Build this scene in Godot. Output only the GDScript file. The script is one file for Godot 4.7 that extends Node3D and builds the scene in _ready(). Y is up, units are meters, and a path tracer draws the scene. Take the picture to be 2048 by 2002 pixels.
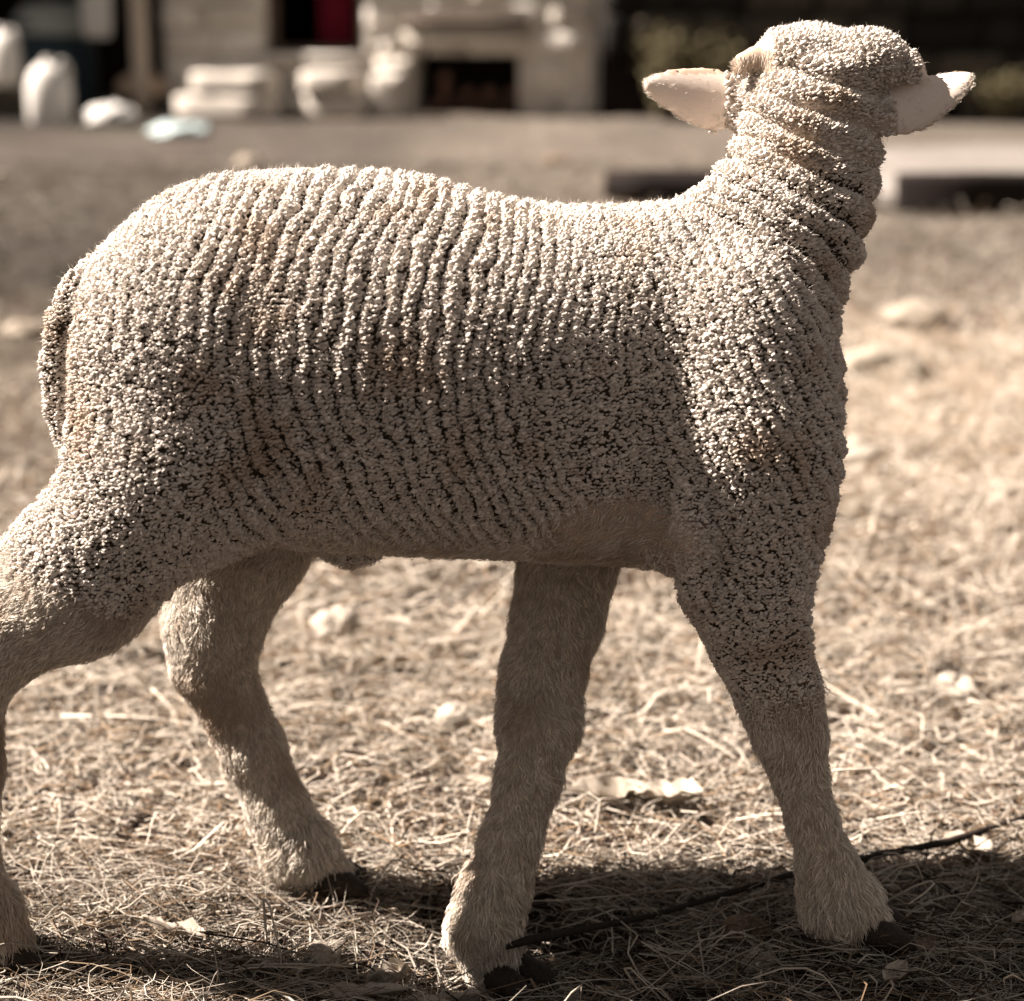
extends Node3D

# ---------------------------------------------------------------- shared state
var rng := RandomNumberGenerator.new()
var n_a := FastNoiseLite.new()      # broad
var n_b := FastNoiseLite.new()      # medium
var n_c := FastNoiseLite.new()      # fine
var used := {}

func numbered(called: String) -> String:
	if not used.has(called):
		used[called] = 0
		return called
	used[called] += 1
	return "%s_%03d" % [called, used[called]]

func tag(o: Node, label: String, category: String, group := "", kind := "") -> void:
	o.set_meta("label", label)
	if category != "": o.set_meta("category", category)
	if group != "": o.set_meta("group", group)
	if kind != "": o.set_meta("kind", kind)

func thing(called: String, at: Vector3, label: String, category: String, group := "", turn := 0.0) -> Node3D:
	var o := Node3D.new()
	o.name = numbered(called)
	add_child(o)
	o.position = at
	o.rotation.y = turn
	tag(o, label, category, group)
	return o

func put(called: String, mesh: Mesh, mat: Material, parent: Node, at := Vector3.ZERO, turn := Vector3.ZERO, size := Vector3.ONE) -> MeshInstance3D:
	var o := MeshInstance3D.new()
	o.mesh = mesh
	o.material_override = mat
	if parent == self:
		o.name = numbered(called)
		add_child(o)
	else:
		o.name = called
		parent.add_child(o, true)
	o.position = at
	o.rotation = turn
	o.scale = size
	return o

func mat(c: Color, rough := 0.9, tint := false) -> StandardMaterial3D:      # c holds linear base colour
	var m := StandardMaterial3D.new()
	m.albedo_color = c.linear_to_srgb()
	m.roughness = rough
	m.metallic_specular = 0.25
	m.vertex_color_use_as_albedo = tint
	return m

func noise_tex(freq: float, lo: Color, hi: Color, seed_n: int, size := 512, oct := 5) -> NoiseTexture2D:
	var f := FastNoiseLite.new()
	f.seed = seed_n
	f.frequency = freq
	f.fractal_octaves = oct
	f.fractal_gain = 0.6
	var t := NoiseTexture2D.new()
	t.width = size
	t.height = size
	t.seamless = true
	t.noise = f
	var g := Gradient.new()
	g.set_color(0, lo.linear_to_srgb())
	g.set_color(1, hi.linear_to_srgb())
	g.set_offset(0, 0.2)
	g.set_offset(1, 0.8)
	t.color_ramp = g
	return t

func rough_mat(lo: Color, hi: Color, scale: float, seed_n: int, relief := 0.0, rough := 0.92, tint := false) -> StandardMaterial3D:
	var m := mat(Color(1, 1, 1), rough, tint)
	m.albedo_texture = noise_tex(0.012, lo, hi, seed_n)
	m.uv1_triplanar = true
	m.uv1_world_triplanar = true
	m.uv1_scale = Vector3.ONE * scale
	if relief > 0.0:
		m.heightmap_enabled = true
		m.heightmap_scale = relief
		m.heightmap_texture = noise_tex(0.03, Color(0, 0, 0), Color(1, 1, 1), seed_n + 50)
	return m

# ---------------------------------------------------------------- simple shapes
func lumpy_box(size: Vector3, bevel: float, jitter: float, seed_n: int, div := 3) -> ArrayMesh:
	# a box with rounded edges and uneven faces; base at y = 0
	var r := RandomNumberGenerator.new()
	r.seed = seed_n
	var nz := FastNoiseLite.new()
	nz.seed = seed_n
	nz.frequency = 1.3 / maxf(size.x, size.y)
	var st := SurfaceTool.new()
	st.begin(Mesh.PRIMITIVE_TRIANGLES)
	st.set_smooth_group(0)
	var h := size * 0.5
	for axis in 3:
		for s in [-1.0, 1.0]:
			var u := (axis + 1) % 3
			var v := (axis + 2) % 3
			for i in div:
				for j in div:
					var q := []
					for c in [[0, 0], [1, 0], [1, 1], [0, 1]]:
						var p := Vector3.ZERO
						p[axis] = s * h[axis]
						p[u] = (float(i + c[0]) / div * 2.0 - 1.0) * h[u]
						p[v] = (float(j + c[1]) / div * 2.0 - 1.0) * h[v]
						var inner := Vector3(clampf(p.x, -h.x + bevel, h.x - bevel), clampf(p.y, -h.y + bevel, h.y - bevel), clampf(p.z, -h.z + bevel, h.z - bevel))
						var dd := p - inner
						if dd.length() > bevel: p = inner + dd.normalized() * bevel
						p += Vector3(nz.get_noise_3dv(p * 1.0 + Vector3(9, 0, 0)), nz.get_noise_3dv(p + Vector3(0, 7, 0)), nz.get_noise_3dv(p + Vector3(0, 0, 5))) * jitter
						q.append(p + Vector3(0, h.y, 0))
					var order := [0, 2, 1, 0, 3, 2] if s > 0.0 else [0, 1, 2, 0, 2, 3]
					for k in order: st.add_vertex(q[k])
	st.index()
	st.generate_normals()
	return st.commit()

func lathe(profile: PackedVector2Array, sides := 24, wob := 0.0, seed_n := 1) -> ArrayMesh:
	var nz := FastNoiseLite.new()
	nz.seed = seed_n
	nz.frequency = 3.0
	var st := SurfaceTool.new()
	st.begin(Mesh.PRIMITIVE_TRIANGLES)
	st.set_smooth_group(0)
	for i in profile.size() - 1:
		for j in sides:
			var q := []
			for c in [[0, 0], [1, 0], [1, 1], [0, 1]]:
				var a: float = TAU * ((j + c[0]) % sides) / sides
				var pr := profile[i + c[1]]
				var p := Vector3(cos(a) * pr.x, pr.y, sin(a) * pr.x)
				if wob > 0.0: p += Vector3(nz.get_noise_3dv(p), nz.get_noise_3dv(p + Vector3(5, 0, 0)), nz.get_noise_3dv(p + Vector3(0, 9, 0))) * wob
				q.append(p)
			for k in [0, 1, 2, 0, 2, 3]: st.add_vertex(q[k])
	st.index()
	st.generate_normals()
	return st.commit()

func tube(pts: PackedVector3Array, radii: PackedFloat32Array, sides := 6, flat := 1.0, st: SurfaceTool = null) -> ArrayMesh:
	var own := st == null
	if own:
		st = SurfaceTool.new()
		st.begin(Mesh.PRIMITIVE_TRIANGLES)
	st.set_smooth_group(0)
	var rings := []
	for i in pts.size():
		var d := (pts[mini(i + 1, pts.size() - 1)] - pts[maxi(i - 1, 0)]).normalized()
		var side := d.cross(Vector3.UP)
		if side.length() < 0.01: side = Vector3.RIGHT
		side = side.normalized()
		var up := side.cross(d)
		var ring := PackedVector3Array()
		for k in sides:
			var a := TAU * k / sides
			ring.append(pts[i] + (side * cos(a) + up * sin(a) * flat) * radii[i])
		rings.append(ring)
	for i in pts.size() - 1:
		for k in sides:
			var k2 := (k + 1) % sides
			var q := [rings[i][k], rings[i + 1][k], rings[i + 1][k2], rings[i][k2]]
			for o in [0, 1, 2, 0, 2, 3]: st.add_vertex(q[o])
	for e in [0, pts.size() - 1]:
		for k in range(1, sides - 1):
			var ks := [0, k, k + 1] if e == 0 else [0, k + 1, k]
			for o in ks: st.add_vertex(rings[e][o])
	if not own: return null
	st.index()
	st.generate_normals()
	return st.commit()

func blob(radius: Vector3, lumps: float, freq: float, seed_n: int, rings := 10, sides := 14) -> ArrayMesh:
	var nz := FastNoiseLite.new()
	nz.seed = seed_n
	nz.frequency = freq
	var st := SurfaceTool.new()
	st.begin(Mesh.PRIMITIVE_TRIANGLES)
	st.set_smooth_group(0)
	for i in rings:
		for j in sides:
			var q := []
			for c in [[0, 0], [1, 0], [1, 1], [0, 1]]:
				var th: float = PI * (i + c[1]) / rings
				var ph: float = TAU * ((j + c[0]) % sides) / sides
				var d := Vector3(sin(th) * cos(ph), cos(th), sin(th) * sin(ph))
				q.append(d * radius * (1.0 + lumps * nz.get_noise_3dv(d)))
			for k in [0, 2, 1, 0, 3, 2]: st.add_vertex(q[k])
	st.index()
	st.generate_normals()
	return st.commit()

func copies(called: String, mesh: Mesh, m: Material, buf: PackedFloat32Array, parent: Node) -> MultiMeshInstance3D:
	var mm := MultiMesh.new()
	mm.transform_format = MultiMesh.TRANSFORM_3D
	mm.use_colors = true
	mm.mesh = mesh
	mm.instance_count = buf.size() / 16
	mm.buffer = buf
	var o := MultiMeshInstance3D.new()
	o.multimesh = mm
	o.material_override = m
	o.name = called
	o.set_meta("kind", "stuff")
	parent.add_child(o, true)
	return o

func push(buf: PackedFloat32Array, x: Vector3, y: Vector3, z: Vector3, o: Vector3, c: Color) -> void:
	buf.append_array(PackedFloat32Array([x.x, y.x, z.x, o.x, x.y, y.y, z.y, o.y, x.z, y.z, z.z, o.z, c.r, c.g, c.b, 1.0]))

# ---------------------------------------------------------------- ground shape
func bump2(x: float, z: float, cx: float, cz: float, s: float) -> float:
	return exp(-((x - cx) * (x - cx) + (z - cz) * (z - cz)) / (2.0 * s * s))

func ground_y(x: float, z: float) -> float:
	var y := n_a.get_noise_2d(x * 2.0, z * 2.0) * 0.012 + n_b.get_noise_2d(x * 3.0, z * 3.0) * 0.006
	var near := 1.0 - smoothstep(0.3, 0.7, Vector2(x, z + 0.1).length())
	y *= 1.0 - 0.85 * near
	y += -0.045 * bump2(x, z, -0.02, 0.06, 0.08) + 0.012 * bump2(x, z, 0.28, 0.05, 0.06) - 0.035 * bump2(x, z, 0.505, -0.60, 0.028)
	y += n_a.get_noise_2d(x * 0.25 + 40.0, z * 0.25) * 0.02 * smoothstep(2.0, 8.0, -z)
	return y

# ---------------------------------------------------------------- _ready
func _ready() -> void:
	rng.seed = 4711
	n_a.seed = 3
	n_a.frequency = 1.0
	n_b.seed = 8
	n_b.frequency = 4.0
	n_c.seed = 21
	n_c.frequency = 30.0

	var cam := Camera3D.new()
	cam.name = "camera"
	cam.position = Vector3(0, 0.76, 1.645)
	cam.rotation_degrees = Vector3(-13.455, 0, 0)
	cam.keep_aspect = Camera3D.KEEP_HEIGHT
	cam.fov = 26.77
	cam.near = 0.05
	cam.far = 300.0
	var ca := CameraAttributesPhysical.new()
	ca.frustum_focus_distance = 1.64
	ca.frustum_focal_length = 50.4
	ca.exposure_aperture = 2.9
	ca.frustum_near = 0.05
	ca.frustum_far = 300.0
	cam.attributes = ca
	add_child(cam)
	cam.fov = 26.77

	var sky_m := ProceduralSkyMaterial.new()
	sky_m.sky_top_color = Color(0.43, 0.42, 0.42)
	sky_m.sky_horizon_color = Color(0.64, 0.57, 0.51)
	sky_m.sky_curve = 0.15
	sky_m.ground_bottom_color = Color(0.25, 0.22, 0.18)
	sky_m.ground_horizon_color = Color(0.45, 0.41, 0.36)
	var sky := Sky.new()
	sky.sky_material = sky_m
	var env := Environment.new()
	env.background_mode = Environment.BG_SKY
	env.sky = sky
	env.background_energy_multiplier = 0.42
	env.tonemap_mode = Environment.TONE_MAPPER_LINEAR
	env.tonemap_exposure = 4.3
	env.sdfgi_enabled = true
	env.ssao_enabled = true
	env.ssil_enabled = true
	var we := WorldEnvironment.new()
	we.name = "environment"
	we.environment = env
	add_child(we)

	var sun := DirectionalLight3D.new()
	sun.name = "sun"
	sun.light_color = Color(1.0, 0.945, 0.90)
	sun.light_energy = 1.6
	sun.light_angular_distance = 0.5
	sun.shadow_enabled = true
	var to_sun := Vector3(-0.66, 0.69, -0.075).normalized()
	sun.look_at_from_position(to_sun * 10.0, Vector3.ZERO, Vector3.UP)
	add_child(sun)

	build_ground()
	build_background()
	build_litter()
	build_items()
	build_sheep()

# ================================================================ GROUND
func build_ground() -> void:
	var xs := PackedFloat32Array()
	var zs := PackedFloat32Array()
	var v := -1.0
	while v <= 1.0001:
		xs.append(v)
		v += 0.02
	var step := 0.03
	var lo := -1.0
	var hi := 1.0
	while hi < 150.0:
		step *= 1.22
		hi += step
		lo -= step
		xs.append(hi)
		xs.insert(0, lo)
	v = -1.6
	while v <= 0.6001:
		zs.append(v)
		v += 0.02
	step = 0.025
	hi = 0.6
	while hi < 60.0:
		step *= 1.3
		hi += step
		zs.append(hi)
	step = 0.022
	lo = -1.6
	while lo > -200.0:
		step *= 1.07
		lo -= step
		zs.insert(0, lo)
	var pos := PackedVector3Array()
	var nor := PackedVector3Array()
	var col := PackedColorArray()
	var idx := PackedInt32Array()
	for z in zs:
		for x in xs:
			pos.append(Vector3(x, ground_y(x, z), z))
			var e := 0.01
			nor.append(Vector3(ground_y(x - e, z) - ground_y(x + e, z), 2.0 * e, ground_y(x, z - e) - ground_y(x, z + e)).normalized())
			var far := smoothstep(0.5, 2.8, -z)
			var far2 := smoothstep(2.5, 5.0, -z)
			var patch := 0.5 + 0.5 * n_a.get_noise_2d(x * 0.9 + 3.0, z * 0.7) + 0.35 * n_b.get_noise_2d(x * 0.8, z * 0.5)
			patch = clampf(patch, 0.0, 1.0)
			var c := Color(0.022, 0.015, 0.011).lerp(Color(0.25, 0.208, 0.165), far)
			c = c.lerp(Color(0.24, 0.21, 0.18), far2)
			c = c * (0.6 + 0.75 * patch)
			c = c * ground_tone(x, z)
			c = c * (1.0 - 0.85 * bump2(x, z, 0.505, -0.60, 0.035))  # shade inside the hollow painted into the ground colour
			c = c * (1.0 - 0.72 * smoothstep(-1.7, -2.6, x) * smoothstep(-10.7, -11.6, z))  # shade before the shed, painted into the ground colour
			c.a = 1.0
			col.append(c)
	var w := xs.size()
	for j in zs.size() - 1:
		for i in w - 1:
			var a := j * w + i
			idx.append_array(PackedInt32Array([a, a + 1, a + w + 1, a, a + w + 1, a + w]))
	var arr := []
	arr.resize(Mesh.ARRAY_MAX)
	arr[Mesh.ARRAY_VERTEX] = pos
	arr[Mesh.ARRAY_NORMAL] = nor
	arr[Mesh.ARRAY_COLOR] = col
	arr[Mesh.ARRAY_INDEX] = idx
	var me := ArrayMesh.new()
	me.add_surface_from_arrays(Mesh.PRIMITIVE_TRIANGLES, arr)
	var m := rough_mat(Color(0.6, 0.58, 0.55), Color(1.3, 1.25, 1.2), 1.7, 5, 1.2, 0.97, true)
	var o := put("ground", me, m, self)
	tag(o, "trampled dry brown earth of the yard under scattered straw", "ground", "", "structure")

# ================================================================ LITTER
func strand_mesh(seed_n: int, bend: float, flat: float, segs := 5) -> ArrayMesh:
	var r := RandomNumberGenerator.new()
	r.seed = seed_n
	var pts := PackedVector3Array()
	var rad := PackedFloat32Array()
	var a1 := r.randf_range(-1, 1) * bend
	var a2 := r.randf_range(-1, 1) * bend
	var a3 := r.randf_range(-1, 1) * bend * 0.4
	var kink := r.randf_range(0.3, 0.7)
	var kb := r.randf_range(-1, 1) * bend * 0.9
	for i in segs + 1:
		var t := float(i) / segs
		pts.append(Vector3(t - 0.5, a3 * sin(t * PI), a1 * sin(t * PI) + a2 * sin(t * TAU) * 0.5 + kb * maxf(t - kink, 0.0)))
		rad.append(lerpf(1.0, 0.45, t) * 0.5)
	# radii are in units of the strand's width: scaled per copy through y; the length runs along x
	var st := SurfaceTool.new()
	st.begin(Mesh.PRIMITIVE_TRIANGLES)
	st.set_smooth_group(0)
	var rings := []
	for i in segs + 1:
		var ring := PackedVector3Array()
		for k in 3:
			var a := TAU * k / 3.0 + 0.5
			ring.append(Vector3(pts[i].x, pts[i].y * 1.0, pts[i].z) + Vector3(0, sin(a) * rad[i] * flat * 0.02, cos(a) * rad[i] * 0.02))
		rings.append(ring)
	for i in segs:
		for k in 3:
			var k2 := (k + 1) % 3
			for p in [rings[i][k], rings[i + 1][k2], rings[i + 1][k], rings[i][k], rings[i][k2], rings[i + 1][k2]]: st.add_vertex(p)
	st.index()
	st.generate_normals()
	return st.commit()

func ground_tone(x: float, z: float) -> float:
	# paler patch on the right, darker farther off and to the left
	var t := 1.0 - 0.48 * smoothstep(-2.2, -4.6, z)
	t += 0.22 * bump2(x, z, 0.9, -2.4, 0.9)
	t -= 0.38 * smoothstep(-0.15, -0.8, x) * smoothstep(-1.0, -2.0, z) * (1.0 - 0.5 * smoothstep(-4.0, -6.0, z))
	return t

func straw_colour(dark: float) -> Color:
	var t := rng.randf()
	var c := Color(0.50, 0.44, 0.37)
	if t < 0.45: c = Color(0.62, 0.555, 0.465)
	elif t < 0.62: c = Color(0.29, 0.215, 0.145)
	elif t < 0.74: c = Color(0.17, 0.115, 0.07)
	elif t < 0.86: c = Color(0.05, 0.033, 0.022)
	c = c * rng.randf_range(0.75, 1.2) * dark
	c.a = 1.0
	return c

func strew(buf: Array, x0: float, x1: float, z0: float, z1: float, count: int, len0: float, len1: float, wid: float, lift: float, tilt: float, tone := 1.0) -> void:
	for i in count:
		var x := rng.randf_range(x0, x1)
		var z := rng.randf_range(z0, z1)
		# leave small bare places
		if n_b.get_noise_2d(x * 2.2, z * 2.2) < -0.22 and rng.randf() < 0.75: continue
		if bump2(x, z, 0.505, -0.60, 0.03) > 0.45 and rng.randf() < 0.9: continue
		var l := rng.randf_range(len0, len1) * (0.6 + 0.7 * rng.randf())
		var yaw := rng.randf() * TAU
		if rng.randf() < 0.4: yaw = rng.randfn(0.15, 0.45)
		var pitch := rng.randfn(0.0, tilt)
		var d := Vector3(cos(yaw) * cos(pitch), sin(pitch), sin(yaw) * cos(pitch))
		var up := Vector3(0, 1, 0).rotated(d, rng.randfn(0, 0.6))
		var side := d.cross(up).normalized()
		up = side.cross(d)
		var w := wid * rng.randf_range(0.55, 1.5) / 0.02
		# bends scale with length on the side axis: keep x and z alike, thin it in width by a second factor in the mesh
		push(buf[rng.randi() % buf.size()], d * l, up * w, side * w, Vector3(x, ground_y(x, z) + absf(rng.randfn(0.0, lift)) + absf(sin(pitch)) * l * 0.4, z), straw_colour(tone * lerpf(1.0, 0.60, smoothstep(-0.20, 0.03, z)) * ground_tone(x, z)))  # straw darkens towards the camera: foreground shade painted into its colour

func build_litter() -> void:
	var sm := mat(Color(1, 1, 1), 0.75, true)
	var straw := Node3D.new()
	straw.name = "straw"
	add_child(straw)
	tag(straw, "loose dry straw and grass stalks strewn over the bare ground", "straw", "", "stuff")
	var bufs := []
	for k in 10: bufs.append(PackedFloat32Array())
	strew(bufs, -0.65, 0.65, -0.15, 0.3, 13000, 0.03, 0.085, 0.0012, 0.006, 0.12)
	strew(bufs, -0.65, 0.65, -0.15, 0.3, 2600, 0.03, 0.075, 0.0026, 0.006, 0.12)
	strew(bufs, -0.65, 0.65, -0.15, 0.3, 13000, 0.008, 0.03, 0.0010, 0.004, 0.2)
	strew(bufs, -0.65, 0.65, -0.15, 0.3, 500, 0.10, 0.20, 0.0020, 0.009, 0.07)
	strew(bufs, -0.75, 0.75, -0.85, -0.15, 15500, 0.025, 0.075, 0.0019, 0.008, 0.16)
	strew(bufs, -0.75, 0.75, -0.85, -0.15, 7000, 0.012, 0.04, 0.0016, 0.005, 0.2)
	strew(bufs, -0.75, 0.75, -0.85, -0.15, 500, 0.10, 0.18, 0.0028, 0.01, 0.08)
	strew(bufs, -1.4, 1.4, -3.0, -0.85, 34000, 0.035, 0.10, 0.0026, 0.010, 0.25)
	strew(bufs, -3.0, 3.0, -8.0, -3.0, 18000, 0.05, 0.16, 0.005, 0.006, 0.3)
	for k in 2600:
		# thin dark weathered stalks among the pale ones
		var x := rng.randf_range(-0.65, 0.65)
		var z := rng.randf_range(-0.55, 0.3)
		var a := rng.randf() * TAU
		var d := Vector3(cos(a), rng.randfn(0, 0.1), sin(a)).normalized()
		var sd := d.cross(Vector3.UP).normalized()
		var wd := rng.randf_range(0.0010, 0.0018) / 0.02
		push(bufs[k % 10], d * rng.randf_range(0.03, 0.12), sd.cross(d) * wd, sd * wd, Vector3(x, ground_y(x, z) + absf(rng.randfn(0.004, 0.006)), z), Color(0.045, 0.031, 0.023) * rng.randf_range(0.6, 1.8))
	for k in 10:
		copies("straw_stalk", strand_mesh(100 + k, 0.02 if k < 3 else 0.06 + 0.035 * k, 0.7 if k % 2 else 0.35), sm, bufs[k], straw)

# ================================================================ BACKGROUND
func stone_wall(host: Node3D, x0: float, x1: float, y1: float, bw: float, bh: float, depth: float, meshes: Array, mats: Array, holes: Array, r: RandomNumberGenerator) -> void:
	# courses of separate blocks; holes are Rect2 in the wall's own x and y
	var y := 0.0
	while y < y1:
		var h := bh * r.randf_range(0.85, 1.15)
		var x := x0 - r.randf_range(0.0, bw * 0.6)
		while x < x1:
			var w := bw * r.randf_range(0.65, 1.35)
			var a := maxf(x, x0)
			var b := minf(x + w, x1)
			x += w
			var spans := [[a, b]]
			for hole in holes:
				if y + h * 0.5 > hole.position.y and y + h * 0.5 < hole.end.y:
					var out := []
					for s in spans:
						if s[1] <= hole.position.x or s[0] >= hole.end.x: out.append(s)
						else:
							if hole.position.x - s[0] > 0.06: out.append([s[0], hole.position.x])
							if s[1] - hole.end.x > 0.06: out.append([hole.end.x, s[1]])
					spans = out
			for s in spans:
				var sw: float = s[1] - s[0]
				if sw < 0.06: continue
				put("stone", meshes[r.randi() % meshes.size()], mats[r.randi() % mats.size()], host, Vector3((s[0] + s[1]) * 0.5, y, r.randf_range(-0.015, 0.015)), Vector3.ZERO, Vector3(sw - 0.018, h - 0.016, depth))
		y += h

func build_background() -> void:
	var r := RandomNumberGenerator.new()
	r.seed = 77
	var blocks := []
	for k in 6: blocks.append(lumpy_box(Vector3.ONE, 0.06, 0.05, 500 + k, 4))
	var pale := []
	for c in [Color(0.64, 0.60, 0.54), Color(0.70, 0.66, 0.60), Color(0.54, 0.50, 0.44), Color(0.74, 0.70, 0.64), Color(0.60, 0.56, 0.51)]:
		pale.append(rough_mat(c * 0.95, c * 1.25, 2.5, 60 + pale.size(), 1.0))
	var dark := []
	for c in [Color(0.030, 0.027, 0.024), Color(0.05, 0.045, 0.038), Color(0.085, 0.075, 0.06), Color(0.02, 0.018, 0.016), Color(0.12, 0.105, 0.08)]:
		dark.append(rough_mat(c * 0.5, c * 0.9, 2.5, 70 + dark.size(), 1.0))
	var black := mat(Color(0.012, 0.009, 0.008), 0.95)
	var wood := rough_mat(Color(0.10, 0.075, 0.055), Color(0.20, 0.155, 0.115), 3.0, 81)

	# ---- pale stone house with a window and a hearth-like niche
	var zf := -12.75
	var house := thing("stone_house", Vector3(0, ground_y(-0.8, zf) - 0.02, zf), "pale stone house wall with a dark window and a low dark niche", "house", "", -0.13)
	var holes := [Rect2(-1.65, 0.42, 0.68, 0.90), Rect2(-0.63, 0.0, 0.70, 0.47)]
	stone_wall(house, -2.36, 0.58, 2.3, 0.36, 0.20, 0.42, blocks, pale, holes, r)
	var core := StandardMaterial3D.new()
	core = rough_mat(Color(0.52, 0.48, 0.42), Color(0.64, 0.60, 0.54), 3.0, 90)
	# mortar core between the openings
	for b in [[-2.34, -1.65, 0.0, 2.28], [-0.97, -0.63, 0.0, 2.28], [0.07, 0.56, 0.0, 2.28], [-1.65, -0.97, 0.0, 0.42], [-1.65, -0.97, 1.32, 2.28], [-0.63, 0.07, 0.47, 2.28]]:
		var bm := BoxMesh.new()
		bm.size = Vector3(b[1] - b[0], b[3] - b[2], 0.39)
		put("mortar", bm, core, house, Vector3((b[0] + b[1]) * 0.5, (b[2] + b[3]) * 0.5, 0.0))
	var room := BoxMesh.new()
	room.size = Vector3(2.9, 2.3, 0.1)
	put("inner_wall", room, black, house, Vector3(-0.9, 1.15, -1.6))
	var roof := BoxMesh.new()
	roof.size = Vector3(3.1, 0.14, 1.9)
	put("roof", roof, wood, house, Vector3(-0.9, 2.38, -0.72))
	var side := BoxMesh.new()
	side.size = Vector3(0.3, 2.28, 1.4)
	put("side_wall", side, core, house, Vector3(0.40, 1.14, -0.90))
	put("side_wall", side, core, house, Vector3(-2.18, 1.14, -0.90))
	var win := Node3D.new()
	win.name = "window"
	house.add_child(win)
	win.position = Vector3(-1.31, 0.42, 0.02)
	win.scale = Vector3(1.13, 1.05, 1.0)
	var fm := mat(Color(0.09, 0.065, 0.05), 0.7)
	for f in [[Vector3(0.05, 0.85, 0.10), Vector3(-0.275, 0.425, 0)], [Vector3(0.05, 0.85, 0.10), Vector3(0.275, 0.425, 0)], [Vector3(0.50, 0.05, 0.10), Vector3(0, 0.825, 0)], [Vector3(0.50, 0.04, 0.10), Vector3(0, 0.02, 0)]]:
		var bm := BoxMesh.new()
		bm.size = f[0]
		put("window_frame", bm, fm, win, f[1])
	# red cloth hung inside
	var cl := SurfaceTool.new()
	cl.begin(Mesh.PRIMITIVE_TRIANGLES)
	cl.set_smooth_group(0)
	for i in 24:
		for q in [[0, 0], [1, 0], [1, 1], [0, 0], [1, 1], [0, 1]]:
			var t: float = (i + q[0]) / 24.0
			cl.add_vertex(Vector3(-0.02 + t * 0.20, 0.03 + q[1] * 0.82, -0.12 + 0.018 * sin(t * 22.0)))
	cl.generate_normals()
	put("red_curtain", cl.commit(), mat(Color(0.12, 0.008, 0.018), 0.9), win)
	var sill := lumpy_box(Vector3(0.70, 0.05, 0.16), 0.012, 0.004, 9)
	put("window_sill", sill, pale[1], house, Vector3(-1.31, 0.37, 0.24))
	# lintel, mantel slab and the niche's plain black back
	put("mantel", lumpy_box(Vector3(0.84, 0.055, 0.20), 0.015, 0.006, 10), rough_mat(Color(0.07, 0.055, 0.045), Color(0.14, 0.115, 0.09), 3.0, 91), house, Vector3(-0.28, 0.60, 0.28))
	put("lintel", lumpy_box(Vector3(0.78, 0.11, 0.12), 0.015, 0.006, 11), pale[2], house, Vector3(-0.28, 0.475, 0.25))
	put("black_back", lumpy_box(Vector3(0.74, 0.5, 0.05), 0.01, 0.01, 12), black, house, Vector3(-0.28, 0.0, -0.32))
	for k in 9:
		var lx := -0.52 + (k % 4) * 0.15 + (0.07 if k >= 4 else 0.0)
		var ly := 0.055 + (k / 4) * 0.10
		var lg := thing("firewood_log", house.position + Vector3(lx, ly, 0.02 - 0.05 * (k % 2)).rotated(Vector3.UP, -0.13), "dark split log in the niche, " + ["far left in the bottom row", "second from the left in the bottom row", "third from the left in the bottom row", "far right in the bottom row", "far left in the middle row", "second from the left in the middle row", "third from the left in the middle row", "far right in the middle row", "alone on top"][k], "log", "firewood stacked in the niche")
		put("bark", tube(PackedVector3Array([Vector3(0, 0, -0.17), Vector3(0.005, 0.004, 0.0), Vector3(0, 0, 0.15)]), PackedFloat32Array([0.046, 0.05, 0.047]), 9), dark[2] if k % 3 else dark[4], lg)
		put("cut_end", tube(PackedVector3Array([Vector3(0, 0, 0.15), Vector3(0, 0, 0.156)]), PackedFloat32Array([0.040, 0.039]), 9), mat(Color(0.16, 0.085, 0.06)), lg)

	# ---- dark dry stone wall to the right of the house
	var dry := thing("dry_stone_wall", Vector3(0, ground_y(2.0, -12.1) - 0.02, -12.1), "dark grey dry stone wall behind the head of the lamb", "wall")
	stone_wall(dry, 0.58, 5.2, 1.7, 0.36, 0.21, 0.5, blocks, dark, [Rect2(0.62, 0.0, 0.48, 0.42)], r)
	var dm := BoxMesh.new()
	dm.size = Vector3(4.04, 1.66, 0.40)
	put("mortar", dm, black, dry, Vector3(3.16, 0.83, -0.02))
	var dm2 := BoxMesh.new()
	dm2.size = Vector3(0.54, 1.24, 0.40)
	put("mortar", dm2, black, dry, Vector3(0.87, 1.04, -0.02))
	var dm3 := BoxMesh.new()
	dm3.size = Vector3(0.60, 0.6, 0.05)
	put("black_back", dm3, black, dry, Vector3(0.87, 0.3, -0.30))  # plain black panel closing the back of the opening
	var bushes := [[0.95, -11.75, 0.52, 0.20, "small olive bush at the left end of the dark dry stone wall"], [1.28, -11.8, 0.50, 0.17, "olive bush before the dark wall, next to the small one at its end"], [3.05, -11.7, 0.30, 0.24, "low grey green bush at the foot of the dark wall, right of the lamb's ear"]]
	for b in bushes:
		bush(Vector3(b[0], ground_y(b[0], b[1]), b[1]), b[2], b[3], b[4], r)

	# ---- long slab and log lying on the yard
	var sl := put("stone_slab", lumpy_box(Vector3(3.4, 0.085, 2.3), 0.03, 0.03, 21, 8), rough_mat(Color(0.15, 0.137, 0.124), Color(0.22, 0.20, 0.18), 1.6, 95, 1.0), self, Vector3(3.03, ground_y(2.0, -7.2) + 0.0, -7.2))
	tag(sl, "long low pale stone slab lying in the yard right of the lamb's neck", "slab")
	var sl2 := put("slab_shade_beam", lumpy_box(Vector3(1.5, 0.15, 0.12), 0.015, 0.01, 22, 5), black, self, Vector3(2.12, ground_y(2.0, -5.9) + 0.01, -5.9), Vector3(0, 0.02, 0))  # added black beam, stands in for the shaded front of the slab
	tag(sl2, "black beam added along the front edge of the pale slab to stand in for its shade", "beam")
	var lg2 := thing("fallen_log", Vector3(0.80, ground_y(0.8, -6.2) + 0.065, -6.2), "dark fallen log lying on the yard left of the lamb's neck", "log")
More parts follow.
